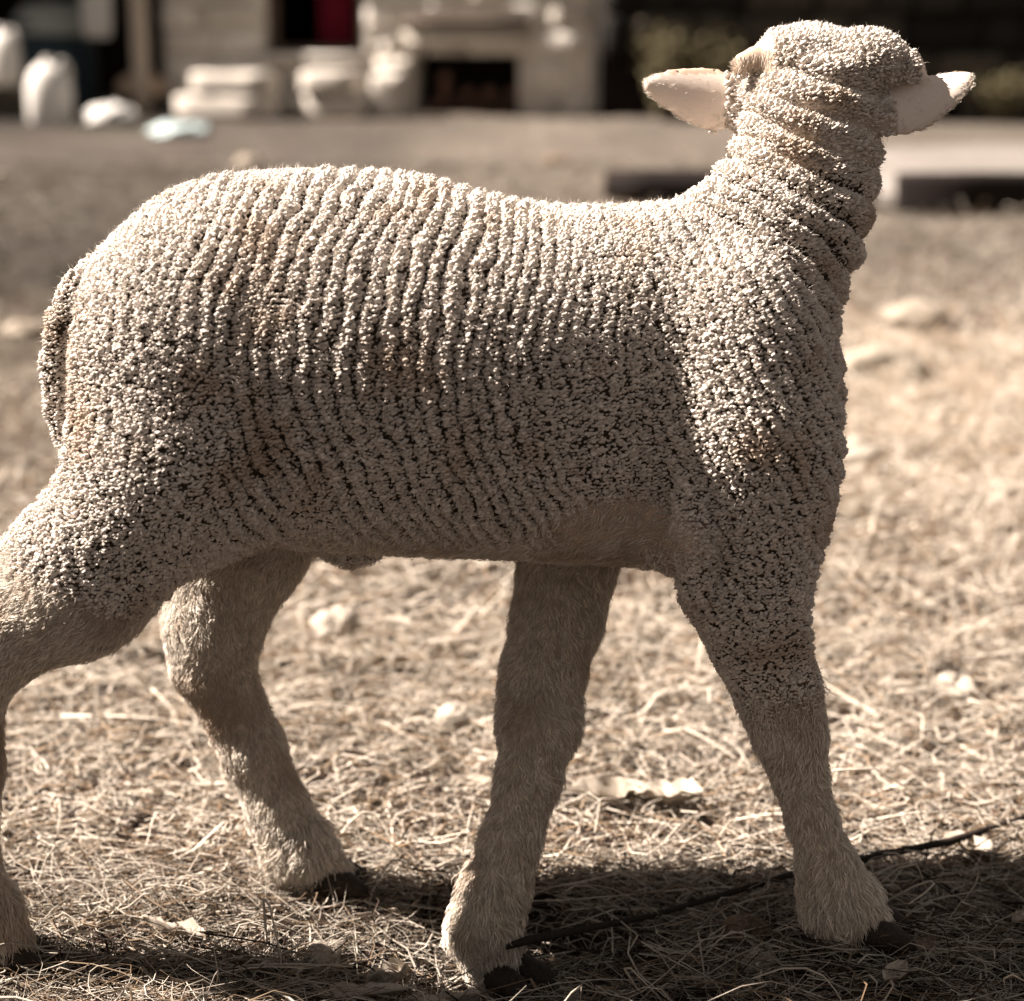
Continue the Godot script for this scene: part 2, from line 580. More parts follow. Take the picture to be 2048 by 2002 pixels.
	put("bark", tube(PackedVector3Array([Vector3(-0.46, 0.022, 0), Vector3(-0.30, 0.012, 0.01), Vector3(0, 0.0, -0.01), Vector3(0.5, -0.005, 0)]), PackedFloat32Array([0.05, 0.068, 0.078, 0.078]), 12), black, lg2)
	put("cut_end", tube(PackedVector3Array([Vector3(-0.465, 0.022, 0), Vector3(-0.460, 0.022, 0)]), PackedFloat32Array([0.024, 0.028]), 12), mat(Color(0.13, 0.10, 0.075)), lg2)

	# ---- open shed on the left, in its own shade
	var shed := thing("open_shed", Vector3(-4.2, ground_y(-3.5, -14.0) - 0.02, -14.0), "dark open timber shed at the left edge beyond the barrel", "shed")
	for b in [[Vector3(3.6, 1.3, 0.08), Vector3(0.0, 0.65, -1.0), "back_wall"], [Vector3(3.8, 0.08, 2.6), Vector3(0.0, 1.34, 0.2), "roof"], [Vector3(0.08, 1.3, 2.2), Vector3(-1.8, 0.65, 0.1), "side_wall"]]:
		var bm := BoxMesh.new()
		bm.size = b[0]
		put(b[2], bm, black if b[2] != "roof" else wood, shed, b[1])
	for px in [1.74, -1.3]:
		put("post", lumpy_box(Vector3(0.11, 1.3, 0.11), 0.015, 0.008, 31), rough_mat(Color(0.36, 0.31, 0.26), Color(0.5, 0.44, 0.37), 3.0, 96), shed, Vector3(px, 0, 1.42))
	var cloth := put("hanging_cloth", lumpy_box(Vector3(0.19, 0.52, 0.05), 0.02, 0.02, 33, 5), rough_mat(Color(0.42, 0.41, 0.40), Color(0.54, 0.53, 0.51), 4.0, 97), self, Vector3(-2.72, ground_y(-2.7, -12.5) + 0.50, -12.5))
	tag(cloth, "pale grey cloth hanging beside the light post of the shed", "cloth")
	# barrel with rolling ribs
	var bx := Vector3(-3.13, ground_y(-3.1, -13.0) - 0.02, -13.0)
	var barrel := thing("barrel", bx, "dark blue ribbed barrel standing before the shed", "barrel")
	var pr := PackedVector2Array([Vector2(0.0, 0.0), Vector2(0.27, 0.0), Vector2(0.285, 0.02)])
	for k in 7:
		var y := 0.07 + k * 0.075
		pr.append_array(PackedVector2Array([Vector2(0.285, y), Vector2(0.300, y + 0.015), Vector2(0.300, y + 0.03), Vector2(0.285, y + 0.045)]))
	pr.append_array(PackedVector2Array([Vector2(0.285, 0.60), Vector2(0.27, 0.63), Vector2(0.0, 0.63)]))
	put("barrel_body", lathe(pr, 32), mat(Color(0.022, 0.036, 0.047), 0.5), barrel)
	var tub := thing("basin", bx + Vector3(0.02, 0.68, 0.0), "pale grey upturned basin on top of the blue barrel", "basin")
	put("bowl", lathe(PackedVector2Array([Vector2(0.30, -0.14), Vector2(0.31, -0.135), Vector2(0.27, -0.02), Vector2(0.20, 0.06), Vector2(0.0, 0.08)]), 28, 0.01, 4), mat(Color(0.26, 0.28, 0.265), 0.6), tub)
	# jerrycans
	jerrycan(Vector3(-2.86, ground_y(-2.86, -11.6), -11.6), 0.285, 0.40, 0.2, "white plastic jerrycan standing on the ground before the blue barrel")
	var crate := thing("crate", Vector3(-3.28, ground_y(-3.3, -12.2), -12.2), "dark wooden crate at the left edge under a white jug", "crate")
	for k in 3:
		put("slat", lumpy_box(Vector3(0.44, 0.05, 0.02), 0.006, 0.003, 40 + k), dark[4], crate, Vector3(0, 0.01 + k * 0.062, 0.15))
	for s in [-1, 1]:
		put("post", lumpy_box(Vector3(0.03, 0.19, 0.03), 0.005, 0.002, 44), dark[2], crate, Vector3(0.2 * s, 0, 0.12))
		put("side_board", lumpy_box(Vector3(0.02, 0.17, 0.27), 0.005, 0.002, 45), dark[4], crate, Vector3(0.222 * s, 0.005, -0.01))
	put("lid", lumpy_box(Vector3(0.46, 0.02, 0.32), 0.005, 0.003, 46), dark[4], crate, Vector3(0, 0.19, 0))
	jerrycan(Vector3(-3.28, crate.position.y + 0.212, -12.2), 0.24, 0.36, -0.3, "white plastic jug standing on the dark crate at the left edge")
	# small litter by the shed
	var bag := put("plastic_bag", blob(Vector3(0.15, 0.075, 0.12), 0.5, 1.6, 51, 14, 20), mat(Color(0.55, 0.54, 0.51), 0.5), self, Vector3(-2.47, ground_y(-2.47, -11.5) + 0.05, -11.5))
	tag(bag, "crumpled white plastic bag on the ground right of the jerrycan", "bag")
	var sheet := put("plastic_sheet", blob(Vector3(0.165, 0.05, 0.2), 0.55, 1.8, 52, 14, 20), mat(Color(0.42, 0.50, 0.50), 0.5), self, Vector3(-1.86, ground_y(-1.86, -10.3) + 0.03, -10.3))
	tag(sheet, "crumpled pale blue plastic sheet lying out on the yard", "sheet")
	var sack := put("tan_sack", blob(Vector3(0.17, 0.11, 0.14), 0.35, 1.4, 53, 14, 20), rough_mat(Color(0.34, 0.26, 0.19), Color(0.46, 0.36, 0.27), 4.0, 98), self, Vector3(-2.48, ground_y(-2.5, -12.75) + 0.17, -12.75))
	tag(sack, "tan cloth sack lying on stones beside the pale post", "sack")
	var rubble := put("rubble", blob(Vector3(0.34, 0.11, 0.2), 0.5, 1.8, 54, 14, 20), dark[2], self, Vector3(-2.48, ground_y(-2.5, -12.75) + 0.03, -12.75))
	tag(rubble, "dark heap of earth and stones under the tan sack", "rubble")
	# pale building blocks stacked before the wall
	var bl := [[-1.86, 0.0, 0.62, 0.155, "large pale block at the left, bottom of the pair under the house wall"], [-1.80, 0.155, 0.52, 0.145, "pale block lying on top of the large left block by the house wall"], [-1.12, 0.0, 0.42, 0.16, "pale block under the window at the foot of the house wall"], [-1.17, 0.16, 0.34, 0.15, "pale block resting on the block under the window"], [-0.79, 0.0, 0.20, 0.29, "upright white block just left of the dark niche"]]
	var block_m := rough_mat(Color(0.40, 0.37, 0.325), Color(0.54, 0.50, 0.45), 3.0, 99)
	for k in bl.size():
		var o := put("building_block", lumpy_box(Vector3(bl[k][2], bl[k][3], 0.28), 0.025, 0.02, 60 + k, 5), block_m, self, Vector3(bl[k][0], ground_y(-1.3, -12.2) + bl[k][1], -12.25 + 0.02 * (k % 2)), Vector3(0, -0.30 + 0.05 * (k - 2), 0))
		tag(o, bl[k][4], "block", "pale blocks along the house wall")

func jerrycan(at: Vector3, w: float, h: float, turn: float, label: String) -> void:
	var j := thing("jerrycan", at, label, "jerrycan", "", turn)
	var m := mat(Color(0.62, 0.60, 0.56), 0.45)
	var d := w * 0.36
	put("tank", lathe(PackedVector2Array([Vector2(0, 0), Vector2(w * 0.44, 0), Vector2(w * 0.5, h * 0.06), Vector2(w * 0.5, h * 0.55), Vector2(w * 0.42, h * 0.78), Vector2(w * 0.26, h * 0.90), Vector2(w * 0.14, h * 0.93), Vector2(0, h * 0.93)]), 28), m, j, Vector3.ZERO, Vector3.ZERO, Vector3(1, 1, 0.8))
	put("cap", lathe(PackedVector2Array([Vector2(0.034, 0), Vector2(0.034, 0.035), Vector2(0, 0.035)]), 16), mat(Color(0.5, 0.48, 0.45), 0.5), j, Vector3(0, h * 0.925, 0))
	put("handle", tube(PackedVector3Array([Vector3(0.05, h * 0.91, 0), Vector3(0.09, h * 0.97, 0), Vector3(w * 0.40, h * 0.93, 0), Vector3(w * 0.46, h * 0.70, 0)]), PackedFloat32Array([0.013, 0.013, 0.013, 0.013]), 8), m, j)

func bush(at: Vector3, h: float, rad: float, label: String, r: RandomNumberGenerator) -> void:
	var b := thing("bush", at, label, "bush")
	var stems := SurfaceTool.new()
	stems.begin(Mesh.PRIMITIVE_TRIANGLES)
	var buf := PackedFloat32Array()
	for k in 14:
		var a := r.randf() * TAU
		var top := Vector3(cos(a) * rad * r.randf_range(0.2, 0.8), h * r.randf_range(0.6, 1.0), sin(a) * rad * r.randf_range(0.2, 0.8))
		tube(PackedVector3Array([Vector3(top.x * 0.1, 0, top.z * 0.1), top * Vector3(0.4, 0.55, 0.4), top]), PackedFloat32Array([0.010, 0.007, 0.003]), 5, 1.0, stems)
		for l in 60:
			var t := r.randf_range(0.35, 1.05)
			var p := top * Vector3(t * t, t, t * t) + Vector3(r.randfn(0, 0.04), r.randfn(0, 0.03), r.randfn(0, 0.04))
			var d := Vector3(r.randfn(0, 1), r.randfn(0.4, 0.7), r.randfn(0, 1)).normalized()
			var s := d.cross(Vector3(r.randfn(0, 1), r.randfn(0, 1), r.randfn(0, 1))).normalized()
			push(buf, d * r.randf_range(0.04, 0.075), d.cross(s) * 0.03, s * 0.022, p, Color(0.115, 0.10, 0.055) * r.randf_range(0.6, 1.5))
	stems.index()
	stems.generate_normals()
	put("stem", stems.commit(), mat(Color(0.08, 0.06, 0.045)), b)
	copies("foliage", leaf_mesh(), mat(Color(1, 1, 1), 0.7, true), buf, b)

func leaf_mesh() -> ArrayMesh:
	var st := SurfaceTool.new()
	st.begin(Mesh.PRIMITIVE_TRIANGLES)
	st.set_smooth_group(0)
	var pts := []
	for i in 5:
		var t := i / 4.0
		var w := sin(t * PI) * 0.5 + 0.02
		pts.append([Vector3(t, 0.2 * sin(t * PI), -w), Vector3(t, 0.2 * sin(t * PI) - 0.12, 0), Vector3(t, 0.2 * sin(t * PI), w)])
	for i in 4:
		for k in 2:
			for p in [pts[i][k], pts[i + 1][k], pts[i + 1][k + 1], pts[i][k], pts[i + 1][k + 1], pts[i][k + 1]]: st.add_vertex(p)
	st.index()
	st.generate_normals()
	return st.commit()

# ================================================================ SMALL THINGS
func build_items() -> void:
	# a dark twig that runs behind both front hooves
	var tw := thing("twig", Vector3(0.22, 0.0, -0.03), "long thin dark twig lying on the straw behind the front hooves", "twig")
	var pts := PackedVector3Array()
	var rad := PackedFloat32Array()
	var path := [[-0.005, 0.066], [0.015, 0.056], [0.117, 0.011], [0.239, -0.042], [0.319, -0.086], [0.392, -0.127], [0.477, -0.188], [0.56, -0.235]]
	for i in path.size():
		pts.append(Vector3(path[i][0], maxf(ground_y(path[i][0], path[i][1]), -0.012) + 0.021 + 0.002 * sin(i * 2.1), path[i][1]) - tw.position)
		rad.append(0.0026 + 0.0006 * sin(i * 1.7) + 0.0006 * (i % 2))
	var bark := rough_mat(Color(0.014, 0.011, 0.009), Color(0.035, 0.027, 0.022), 30.0, 111)
	put("stem", tube(pts, rad, 7), bark, tw)
	for k in [[0.30, -0.078, 0.035, -0.02], [0.42, -0.143, 0.03, -0.03], [0.10, 0.02, 0.03, 0.02]]:
		var a := Vector3(k[0], ground_y(k[0], k[1]) + 0.013, k[1]) - tw.position
		put("side_shoot", tube(PackedVector3Array([a, a + Vector3(k[2] * 0.5, 0.006, k[3] * 0.5), a + Vector3(k[2], 0.004, k[3])]), PackedFloat32Array([0.0016, 0.0012, 0.0006]), 5), bark, tw)
	# curled pale dry leaf in two lobes
	var leaf_m := rough_mat(Color(0.27, 0.23, 0.185), Color(0.44, 0.39, 0.325), 14.0, 112)
	leaf_flake("dry_leaf", Vector3(0.092, 0, -0.240), 0.085, 0.050, 0.016, 0.3, leaf_m, "large pale curled dry leaf lying between the front legs", 1, 0.018)
	leaf_flake("dry_leaf", Vector3(0.148, 0, -0.225), 0.066, 0.050, 0.018, -0.25, leaf_m, "second pale dry leaf, its torn edge raised, right of the large curled leaf", 2, 0.020)
	var more := [[-0.121, 0.118, 0.075, 0.022, 0.1, "pale strip of dry leaf at the bottom edge left of the front hoof"], [-0.06, 0.132, 0.065, 0.026, -0.5, "pale torn leaf at the bottom edge under the front hoof"], [-0.045, 0.100, 0.05, 0.02, 0.5, "narrow pale leaf just left of the lowest front hoof"], [0.30, 0.128, 0.036, 0.018, 0.9, "pale dry leaf at the bottom edge below the right front hoof"], [0.415, -0.135, 0.055, 0.02, -0.8, "pale narrow leaf leaning on the dark twig at the right"], [-0.28, 0.04, 0.07, 0.010, -0.55, "long pale flat blade of straw left of the far hind hoof"], [-0.04, -0.30, 0.05, 0.03, 0.6, "pale dry leaf standing left of the crossing front leg"], [0.44, 0.02, 0.05, 0.028, 0.2, "pale flat leaf at the right edge below the twig"], [-0.10, 0.072, 0.045, 0.018, 0.7, "small pale leaf beside the dry clod right of the far hind hoof"]]
	for k in more.size():
		leaf_flake("dry_leaf", Vector3(more[k][0], 0, more[k][1]), more[k][2], more[k][3], 0.006 + 0.004 * (k % 3), more[k][4], leaf_m, more[k][5], 10 + k, 0.009)
	# stones and clods
	var pale := rough_mat(Color(0.30, 0.26, 0.215), Color(0.44, 0.39, 0.33), 8.0, 113, 0.3)
	var clod := rough_mat(Color(0.13, 0.095, 0.065), Color(0.28, 0.21, 0.15), 14.0, 114, 0.6)
	var dull := rough_mat(Color(0.26, 0.225, 0.18), Color(0.36, 0.31, 0.25), 8.0, 116, 0.3)
	var lime := rough_mat(Color(0.30, 0.26, 0.21), Color(0.58, 0.52, 0.44), 20.0, 115, 0.5)
	stone("stone", Vector3(-0.215, 0, -0.80), Vector3(0.036, 0.026, 0.028), pale, "pale angular stone on the straw behind the far hind leg", "stone", 1)
	stone("stone", Vector3(-0.062, 0, -0.475), Vector3(0.024, 0.020, 0.016), pale, "small pale stone left of the crossing front leg", "stone", 2)
	stone("stone", Vector3(0.58, 0, -1.80), Vector3(0.045, 0.03, 0.04), pale, "pale stone out on the yard right of the chest", "stone", 3)
	stone("stone", Vector3(0.505, 0, -0.63), Vector3(0.03, 0.02, 0.02), pale, "pale stone beside the dark hollow at the right edge", "stone", 4)
	stone("earth_clod", Vector3(0.193, 0, 0.040), Vector3(0.022, 0.013, 0.014), clod, "brown clod of earth between the front hooves", "clod", 5)
	stone("earth_clod", Vector3(-0.155, 0, 0.062), Vector3(0.024, 0.013, 0.015), lime, "mottled pale clod right of the far hind hoof", "clod", 6)
	stone("earth_clod", Vector3(0.196, 0, 0.094), Vector3(0.015, 0.010, 0.012), lime, "small mottled clod below the brown clod near the right hoof", "clod", 7)
	stone("earth_clod", Vector3(0.335, 0, 0.075), Vector3(0.014, 0.009, 0.010), clod, "small brown clod right of the right front hoof", "clod", 8)
	# yard stones farther off, blurred
	var far := [[-1.55, -4.2], [-0.9, -5.6], [0.95, -3.3], [1.25, -2.6], [-0.62, -2.1], [-1.1, -3.1], [1.05, -2.2], [0.75, -2.6], [-2.2, -7.5], [0.2, -8.3], [-1.2, -8.0]]
	for k in far.size():
		var s := 0.035 + 0.012 * (k % 4)
		stone("stone", Vector3(far[k][0], 0, far[k][1]), Vector3(s * 1.3, s * 0.6, s), dull if k % 3 else clod, "stone lying out on the dry yard, " + ["far left by itself", "behind the rump", "right of the chest, the farther", "at the right edge, level with the chest", "left of the rump, nearest", "left of the rump, higher up", "at the right edge, nearest", "right of the chest, beside the neck", "far left below the jerrycan", "far off above the back", "far off left of the wall blocks"][k], "stone", 20 + k)
	# standing dry grass on the right
	var g := Node3D.new()
	g.name = "dry_grass"
	add_child(g)
	tag(g, "standing dry grass behind the right front leg", "dry grass", "", "stuff")
	var bufs := [PackedFloat32Array(), PackedFloat32Array(), PackedFloat32Array()]
	for i in 5200:
		var x := rng.randf_range(0.1, 1.3)
		var z := rng.randf_range(-2.4, -0.75)
		if i % 4 == 0:
			x = rng.randf_range(-1.2, 0.3)
			z = rng.randf_range(-2.4, -1.2)
		if n_b.get_noise_2d(x * 0.9 + 9.0, z * 0.9) < -0.05: continue
		var d := Vector3(rng.randfn(0.1, 0.45), 1, rng.randfn(0, 0.35)).normalized()
		var s := d.cross(Vector3(rng.randfn(0, 1), 0, rng.randfn(0, 1))).normalized()
		var l := rng.randf_range(0.03, 0.10)
		var w := rng.randf_range(0.0014, 0.0026) / 0.02
		push(bufs[i % 3], d * l, d.cross(s) * w, s * w, Vector3(x, ground_y(x, z), z) + d * l * 0.5, straw_colour(1.0))
	for k in 3: copies("grass_blade", strand_mesh(140 + k, 0.1 + 0.1 * k, 0.35), mat(Color(1, 1, 1), 0.75, true), bufs[k], g)

func stone(called: String, at: Vector3, size: Vector3, m: Material, label: String, cat: String, seed_n: int) -> void:
	var o := put(called, blob(size, 0.55, 0.75, 700 + seed_n, 14, 18), m, self, Vector3(at.x, ground_y(at.x, at.z) + size.y * 0.55, at.z), Vector3(0, seed_n * 1.3, 0))
	tag(o, label, cat)

func leaf_flake(called: String, at: Vector3, l: float, w: float, curl: float, turn: float, m: Material, label: String, seed_n: int, lift: float) -> void:
	# a thin curled sheet with a ragged outline and its own thickness
	var nz := FastNoiseLite.new()
	nz.seed = seed_n
	nz.frequency = 1.0
	var nu := 16
	var nv := 8
	var top := []
	for i in nu + 1:
		var row := []
		for j in nv + 1:
			var u := float(i) / nu * 2.0 - 1.0
			var v := float(j) / nv * 2.0 - 1.0
			var hw := (1.0 - pow(absf(u), 2.6)) * (0.85 + 0.28 * nz.get_noise_2d(u * 2.2, signf(v) * 5.0)) + 0.03
			var p := Vector3(u * l * 0.5, 0, v * hw * w * 0.5 + 0.12 * w * nz.get_noise_2d(u * 1.2, 20.0))
			p.y = curl * (v * v * hw * 0.9 + u * u * 0.5) + curl * 0.55 * nz.get_noise_2d(u * 0.9 + 9.0, v * 0.7) - (0.002 if absf(v) < 0.1 else 0.0)
			row.append(p)
		top.append(row)
	var st := SurfaceTool.new()
	st.begin(Mesh.PRIMITIVE_TRIANGLES)
	var th := Vector3(0, 0.0007, 0)
	st.set_smooth_group(0)
	for i in nu:
		for j in nv:
			for p in [top[i][j], top[i + 1][j], top[i + 1][j + 1], top[i][j], top[i + 1][j + 1], top[i][j + 1]]: st.add_vertex(p + th)
	st.set_smooth_group(1)
	for i in nu:
		for j in nv:
			for p in [top[i][j], top[i + 1][j + 1], top[i + 1][j], top[i][j], top[i][j + 1], top[i + 1][j + 1]]: st.add_vertex(p - th)
	st.set_smooth_group(2)
	for i in nu:
		for j in [0, nv]:
			for k in [0, 1, 2, 0, 2, 3]:
				var q := [top[i][j] - th, top[i + 1][j] - th, top[i + 1][j] + th, top[i][j] + th]
				st.add_vertex(q[k])
	st.index()
	st.generate_normals()
	var o := put(called, st.commit(), m, self, Vector3(at.x, ground_y(at.x, at.z) + lift, at.z), Vector3(0.12 * sin(seed_n * 2.0), turn, 0.1 * cos(seed_n * 3.0)))
	tag(o, label, "leaf")

# ================================================================ SHEEP
const CELL := 0.003
const G0 := Vector3(-0.472, -0.05, -0.272)
const NX := 288
const NY := 272
const NZ := 152
var pa := PackedVector3Array()      # capsule ends
var pb := PackedVector3Array()
var pra := PackedFloat32Array()
var prb := PackedFloat32Array()
var pk := PackedFloat32Array()      # blend
var pt := PackedInt32Array()        # 0 capsule, 1 ellipsoid, 2 torso, 3 ear
var pm: Array[Basis] = []
var lut_top := PackedFloat32Array()
var lut_bot := PackedFloat32Array()
var lut_w := PackedFloat32Array()
var lut_z := PackedFloat32Array()
const TX0 := -0.322
const TX1 := 0.262

func cap(a: Vector3, b: Vector3, ra: float, rb: float, k := 0.03) -> void:
	pt.append(0)
	pa.append(a)
	pb.append(b)
	pra.append(ra)
	prb.append(rb)
	pk.append(k)
	pm.append(Basis())

func chain(pts: Array, k := 0.02) -> void:
	for i in pts.size() - 1:
		cap(Vector3(pts[i][0], pts[i][1], pts[i][2]), Vector3(pts[i + 1][0], pts[i + 1][1], pts[i + 1][2]), pts[i][3], pts[i + 1][3], k)

func ell(c: Vector3, r: Vector3, k := 0.03, rot := Vector3.ZERO) -> void:
	pt.append(1)
	pa.append(c)
	pb.append(r)
	pra.append(minf(r.x, minf(r.y, r.z)))
	prb.append(0)
	pk.append(k)
	pm.append(Basis.from_euler(rot).inverse())

func ear(root: Vector3, tip: Vector3, face: Vector3, w: float, th: float, cup: float) -> void:
	# a leaf from root to tip; face = the way its back looks
	var d := (tip - root).normalized()
	var n := (face - d * face.dot(d)).normalized()
	var s := n.cross(d)
	pt.append(3)
	pa.append(root)
	pb.append(Vector3((tip - root).length(), w, th))
	pra.append(cup)
	prb.append(0)
	pk.append(0.012)
	pm.append(Basis(d, s, n).transposed())

func prim(i: int, p: Vector3) -> float:
	match pt[i]:
		0:
			var ba := pb[i] - pa[i]
			var q := p - pa[i]
			var t := clampf(q.dot(ba) / ba.dot(ba), 0.0, 1.0)
			return (q - ba * t).length() - lerpf(pra[i], prb[i], t)
		1:
			var q := pm[i] * (p - pa[i])
			var e := q / pb[i]
			var l := e.length()
			if l < 0.001: return -pra[i]
			return q.length() * (1.0 - 1.0 / l)
		2:
			var cx := clampf(p.x, TX0, TX1)
			var f := (cx - TX0) / (TX1 - TX0) * 127.0
			var j := mini(int(f), 126)
			f -= j
			var top := lerpf(lut_top[j], lut_top[j + 1], f)
			var bot := lerpf(lut_bot[j], lut_bot[j + 1], f)
			var w := lerpf(lut_w[j], lut_w[j + 1], f)
			var zc := lerpf(lut_z[j], lut_z[j + 1], f)
			var dy := p.y - (top + bot) * 0.5
			var dz := p.z - zc
			var a := (top - bot) * 0.5
			var l := pow(pow(absf(dy / a), 2.25) + pow(absf(dz / w), 2.25), 0.4444)
			var d := -minf(a, w) if l < 0.001 else sqrt(dy * dy + dz * dz) * (1.0 - 1.0 / l)
			var ex := absf(p.x - cx)
			if ex > 0.0: d = sqrt(maxf(d, 0.0) * maxf(d, 0.0) + ex * ex)
			return d
		3:
			var q := pm[i] * (p - pa[i])
			var len_e := pb[i].x
			var u := clampf(q.x / len_e, 0.0, 1.0)
			var hw := pb[i].y * (0.62 + 0.38 * sin(minf(u * 3.6, PI * 0.5))) * pow(maxf(1.0 - pow(u, 2.3), 0.0), 0.75) + 0.002
			var th := pb[i].z * (1.0 - 0.45 * u)
			var w := q.z + pra[i] * q.y * q.y
			var l := sqrt((q.y / hw) * (q.y / hw) + (w / th) * (w / th))
			var d := -th if l < 0.001 else sqrt(q.y * q.y + w * w) * (1.0 - 1.0 / l)
			var ex := maxf(q.x - len_e, -q.x)
			if ex > 0.0: d = sqrt(maxf(d, 0.0) * maxf(d, 0.0) + ex * ex)
			return d
	return 1.0

func field(p: Vector3, list: PackedInt32Array) -> float:
	var d := 10.0
	for i in list:
		var e := prim(i, p)
		var k := pk[i]
		var h := k - absf(d - e)
		d = minf(d, e)
		if h > 0.0: d -= h * h / (4.0 * k)
	return d

func body_skeleton() -> void:
	# torso stations along x: top, bottom, half width, centre z
	var sx := [-0.352, -0.335, -0.31, -0.275, -0.234, -0.185, -0.136, -0.07, 0.0, 0.07, 0.113, 0.146, 0.19, 0.225, 0.25, 0.262]
	var tp := [0.500, 0.545, 0.578, 0.607, 0.622, 0.627, 0.627, 0.620, 0.602, 0.598, 0.600, 0.600, 0.597, 0.580, 0.535, 0.47]
	var bt := [0.450, 0.40, 0.37, 0.350, 0.345, 0.335, 0.329, 0.325, 0.322, 0.316, 0.311, 0.310, 0.320, 0.34, 0.37, 0.42]
	var wd := [0.045, 0.085, 0.108, 0.122, 0.130, 0.136, 0.141, 0.147, 0.149, 0.140, 0.128, 0.116, 0.108, 0.095, 0.065, 0.03]
	for j in 128:
		var x := TX0 + (TX1 - TX0) * j / 127.0
		var i := 0
		while i < sx.size() - 2 and x > sx[i + 1]: i += 1
		var t: float = clampf((x - sx[i]) / (sx[i + 1] - sx[i]), 0, 1)
		var i0 := maxi(i - 1, 0)
		var i3 := mini(i + 2, sx.size() - 1)
		lut_top.append(cubic_interpolate(tp[i], tp[i + 1], tp[i0], tp[i3], t))
		lut_bot.append(cubic_interpolate(bt[i], bt[i + 1], bt[i0], bt[i3], t))
		lut_w.append(cubic_interpolate(wd[i], wd[i + 1], wd[i0], wd[i3], t))
		lut_z.append(lerpf(0.0, -0.03, clampf((x + 0.3) / 0.5, 0, 1)))
	pt.append(2)
	pa.append(Vector3.ZERO)
	pb.append(Vector3.ZERO)
	pra.append(0)
	prb.append(0)
	pk.append(0.03)
	pm.append(Basis())
	# rump and thighs
	ell(Vector3(-0.254, 0.452, 0.062), Vector3(0.072, 0.115, 0.072), 0.04, Vector3(0, 0, 0.12))
	ell(Vector3(-0.256, 0.45, -0.062), Vector3(0.074, 0.115, 0.066), 0.04)
	# near hind leg, stretched back
	chain([[-0.262, 0.405, 0.085, 0.066], [-0.335, 0.325, 0.088, 0.052], [-0.415, 0.278, 0.085, 0.040], [-0.432, 0.245, 0.083, 0.036]], 0.035)
	chain([[-0.432, 0.245, 0.083, 0.036], [-0.428, 0.17, 0.082, 0.0245], [-0.432, 0.09, 0.083, 0.0205], [-0.424, 0.052, 0.084, 0.025], [-0.412, 0.022, 0.085, 0.024]], 0.012)
	# far hind leg
	chain([[-0.225, 0.40, -0.075, 0.062], [-0.228, 0.315, -0.075, 0.052], [-0.254, 0.24, -0.072, 0.035], [-0.256, 0.205, -0.07, 0.031]], 0.03)
	chain([[-0.256, 0.205, -0.07, 0.031], [-0.224, 0.13, -0.07, 0.0255], [-0.203, 0.076, -0.068, 0.0245], [-0.186, 0.038, -0.066, 0.028], [-0.162, 0.016, -0.064, 0.020]], 0.012)
	# far front leg, crossing under the chest
	chain([[0.055, 0.345, -0.07, 0.048], [0.038, 0.252, -0.045, 0.0355], [0.0255, 0.211, -0.03, 0.0325], [0.023, 0.175, -0.01, 0.0325], [0.013, 0.130, 0.01, 0.0240], [-0.0005, 0.084, 0.025, 0.0225], [-0.0145, 0.044, 0.035, 0.0245], [-0.0225, 0.012, 0.04, 0.0265], [-0.0155, -0.016, 0.042, 0.0210], [-0.013, -0.032, 0.045, 0.0185]], 0.012)
	# near shoulder and front leg
	ell(Vector3(0.182, 0.445, 0.062), Vector3(0.064, 0.125, 0.060), 0.035, Vector3(0, 0, 0.10))
	chain([[0.180, 0.42, 0.068, 0.052], [0.182, 0.315, 0.070, 0.046]], 0.05)
	chain([[0.182, 0.315, 0.070, 0.046], [0.194, 0.27, 0.068, 0.036], [0.211, 0.225, 0.062, 0.031], [0.221, 0.19, 0.06, 0.0265], [0.230, 0.155, 0.06, 0.0190], [0.241, 0.118, 0.06, 0.0170], [0.254, 0.078, 0.06, 0.0210], [0.266, 0.046, 0.06, 0.0275], [0.283, 0.028, 0.062, 0.022]], 0.014)
	# far shoulder, loose skin fold behind the near elbow, sheath
	ell(Vector3(0.17, 0.43, -0.10), Vector3(0.075, 0.11, 0.05), 0.04)
	chain([[0.134, 0.41, 0.112, 0.010], [0.136, 0.37, 0.118, 0.0165], [0.143, 0.325, 0.104, 0.014]], 0.005)
	chain([[-0.155, 0.337, 0.0, 0.016], [-0.130, 0.326, 0.0, 0.012], [-0.112, 0.322, 0.0, 0.006]], 0.010)
	# tail hanging close to the rump
	chain([[-0.300, 0.562, 0.0, 0.018], [-0.336, 0.540, 0.0, 0.0140], [-0.3540, 0.512, 0.0, 0.0115], [-0.3625, 0.478, 0.0, 0.0095], [-0.3610, 0.438, 0.0, 0.0090], [-0.352, 0.405, 0.0, 0.007]], 0.003)
	# neck and head
	chain([[0.182, 0.514, -0.025, 0.070], [0.221, 0.585, -0.045, 0.0515], [0.238, 0.635, -0.062, 0.0450], [0.242, 0.672, -0.082, 0.050]], 0.04)
	ell(Vector3(0.243, 0.688, -0.105), Vector3(0.053, 0.040, 0.075), 0.02, Vector3(0.25, 0, 0))
	chain([[0.246, 0.672, -0.13, 0.052], [0.254, 0.632, -0.20, 0.034], [0.257, 0.618, -0.225, 0.029]], 0.03)
	# woolly topknot and the two small horn buds
	ell(Vector3(0.222, 0.712, -0.088), Vector3(0.030, 0.021, 0.04), 0.010)
	ell(Vector3(0.252, 0.716, -0.100), Vector3(0.022, 0.016, 0.03), 0.008)
	ell(Vector3(0.284, 0.711, -0.090), Vector3(0.034, 0.022, 0.04), 0.008)
	chain([[0.210, 0.698, -0.076, 0.012], [0.194, 0.713, -0.070, 0.0085], [0.184, 0.710, -0.066, 0.0065], [0.181, 0.702, -0.064, 0.005]], 0.004)
	chain([[0.296, 0.700, -0.082, 0.014], [0.318, 0.704, -0.076, 0.012], [0.325, 0.696, -0.072, 0.008]], 0.004)
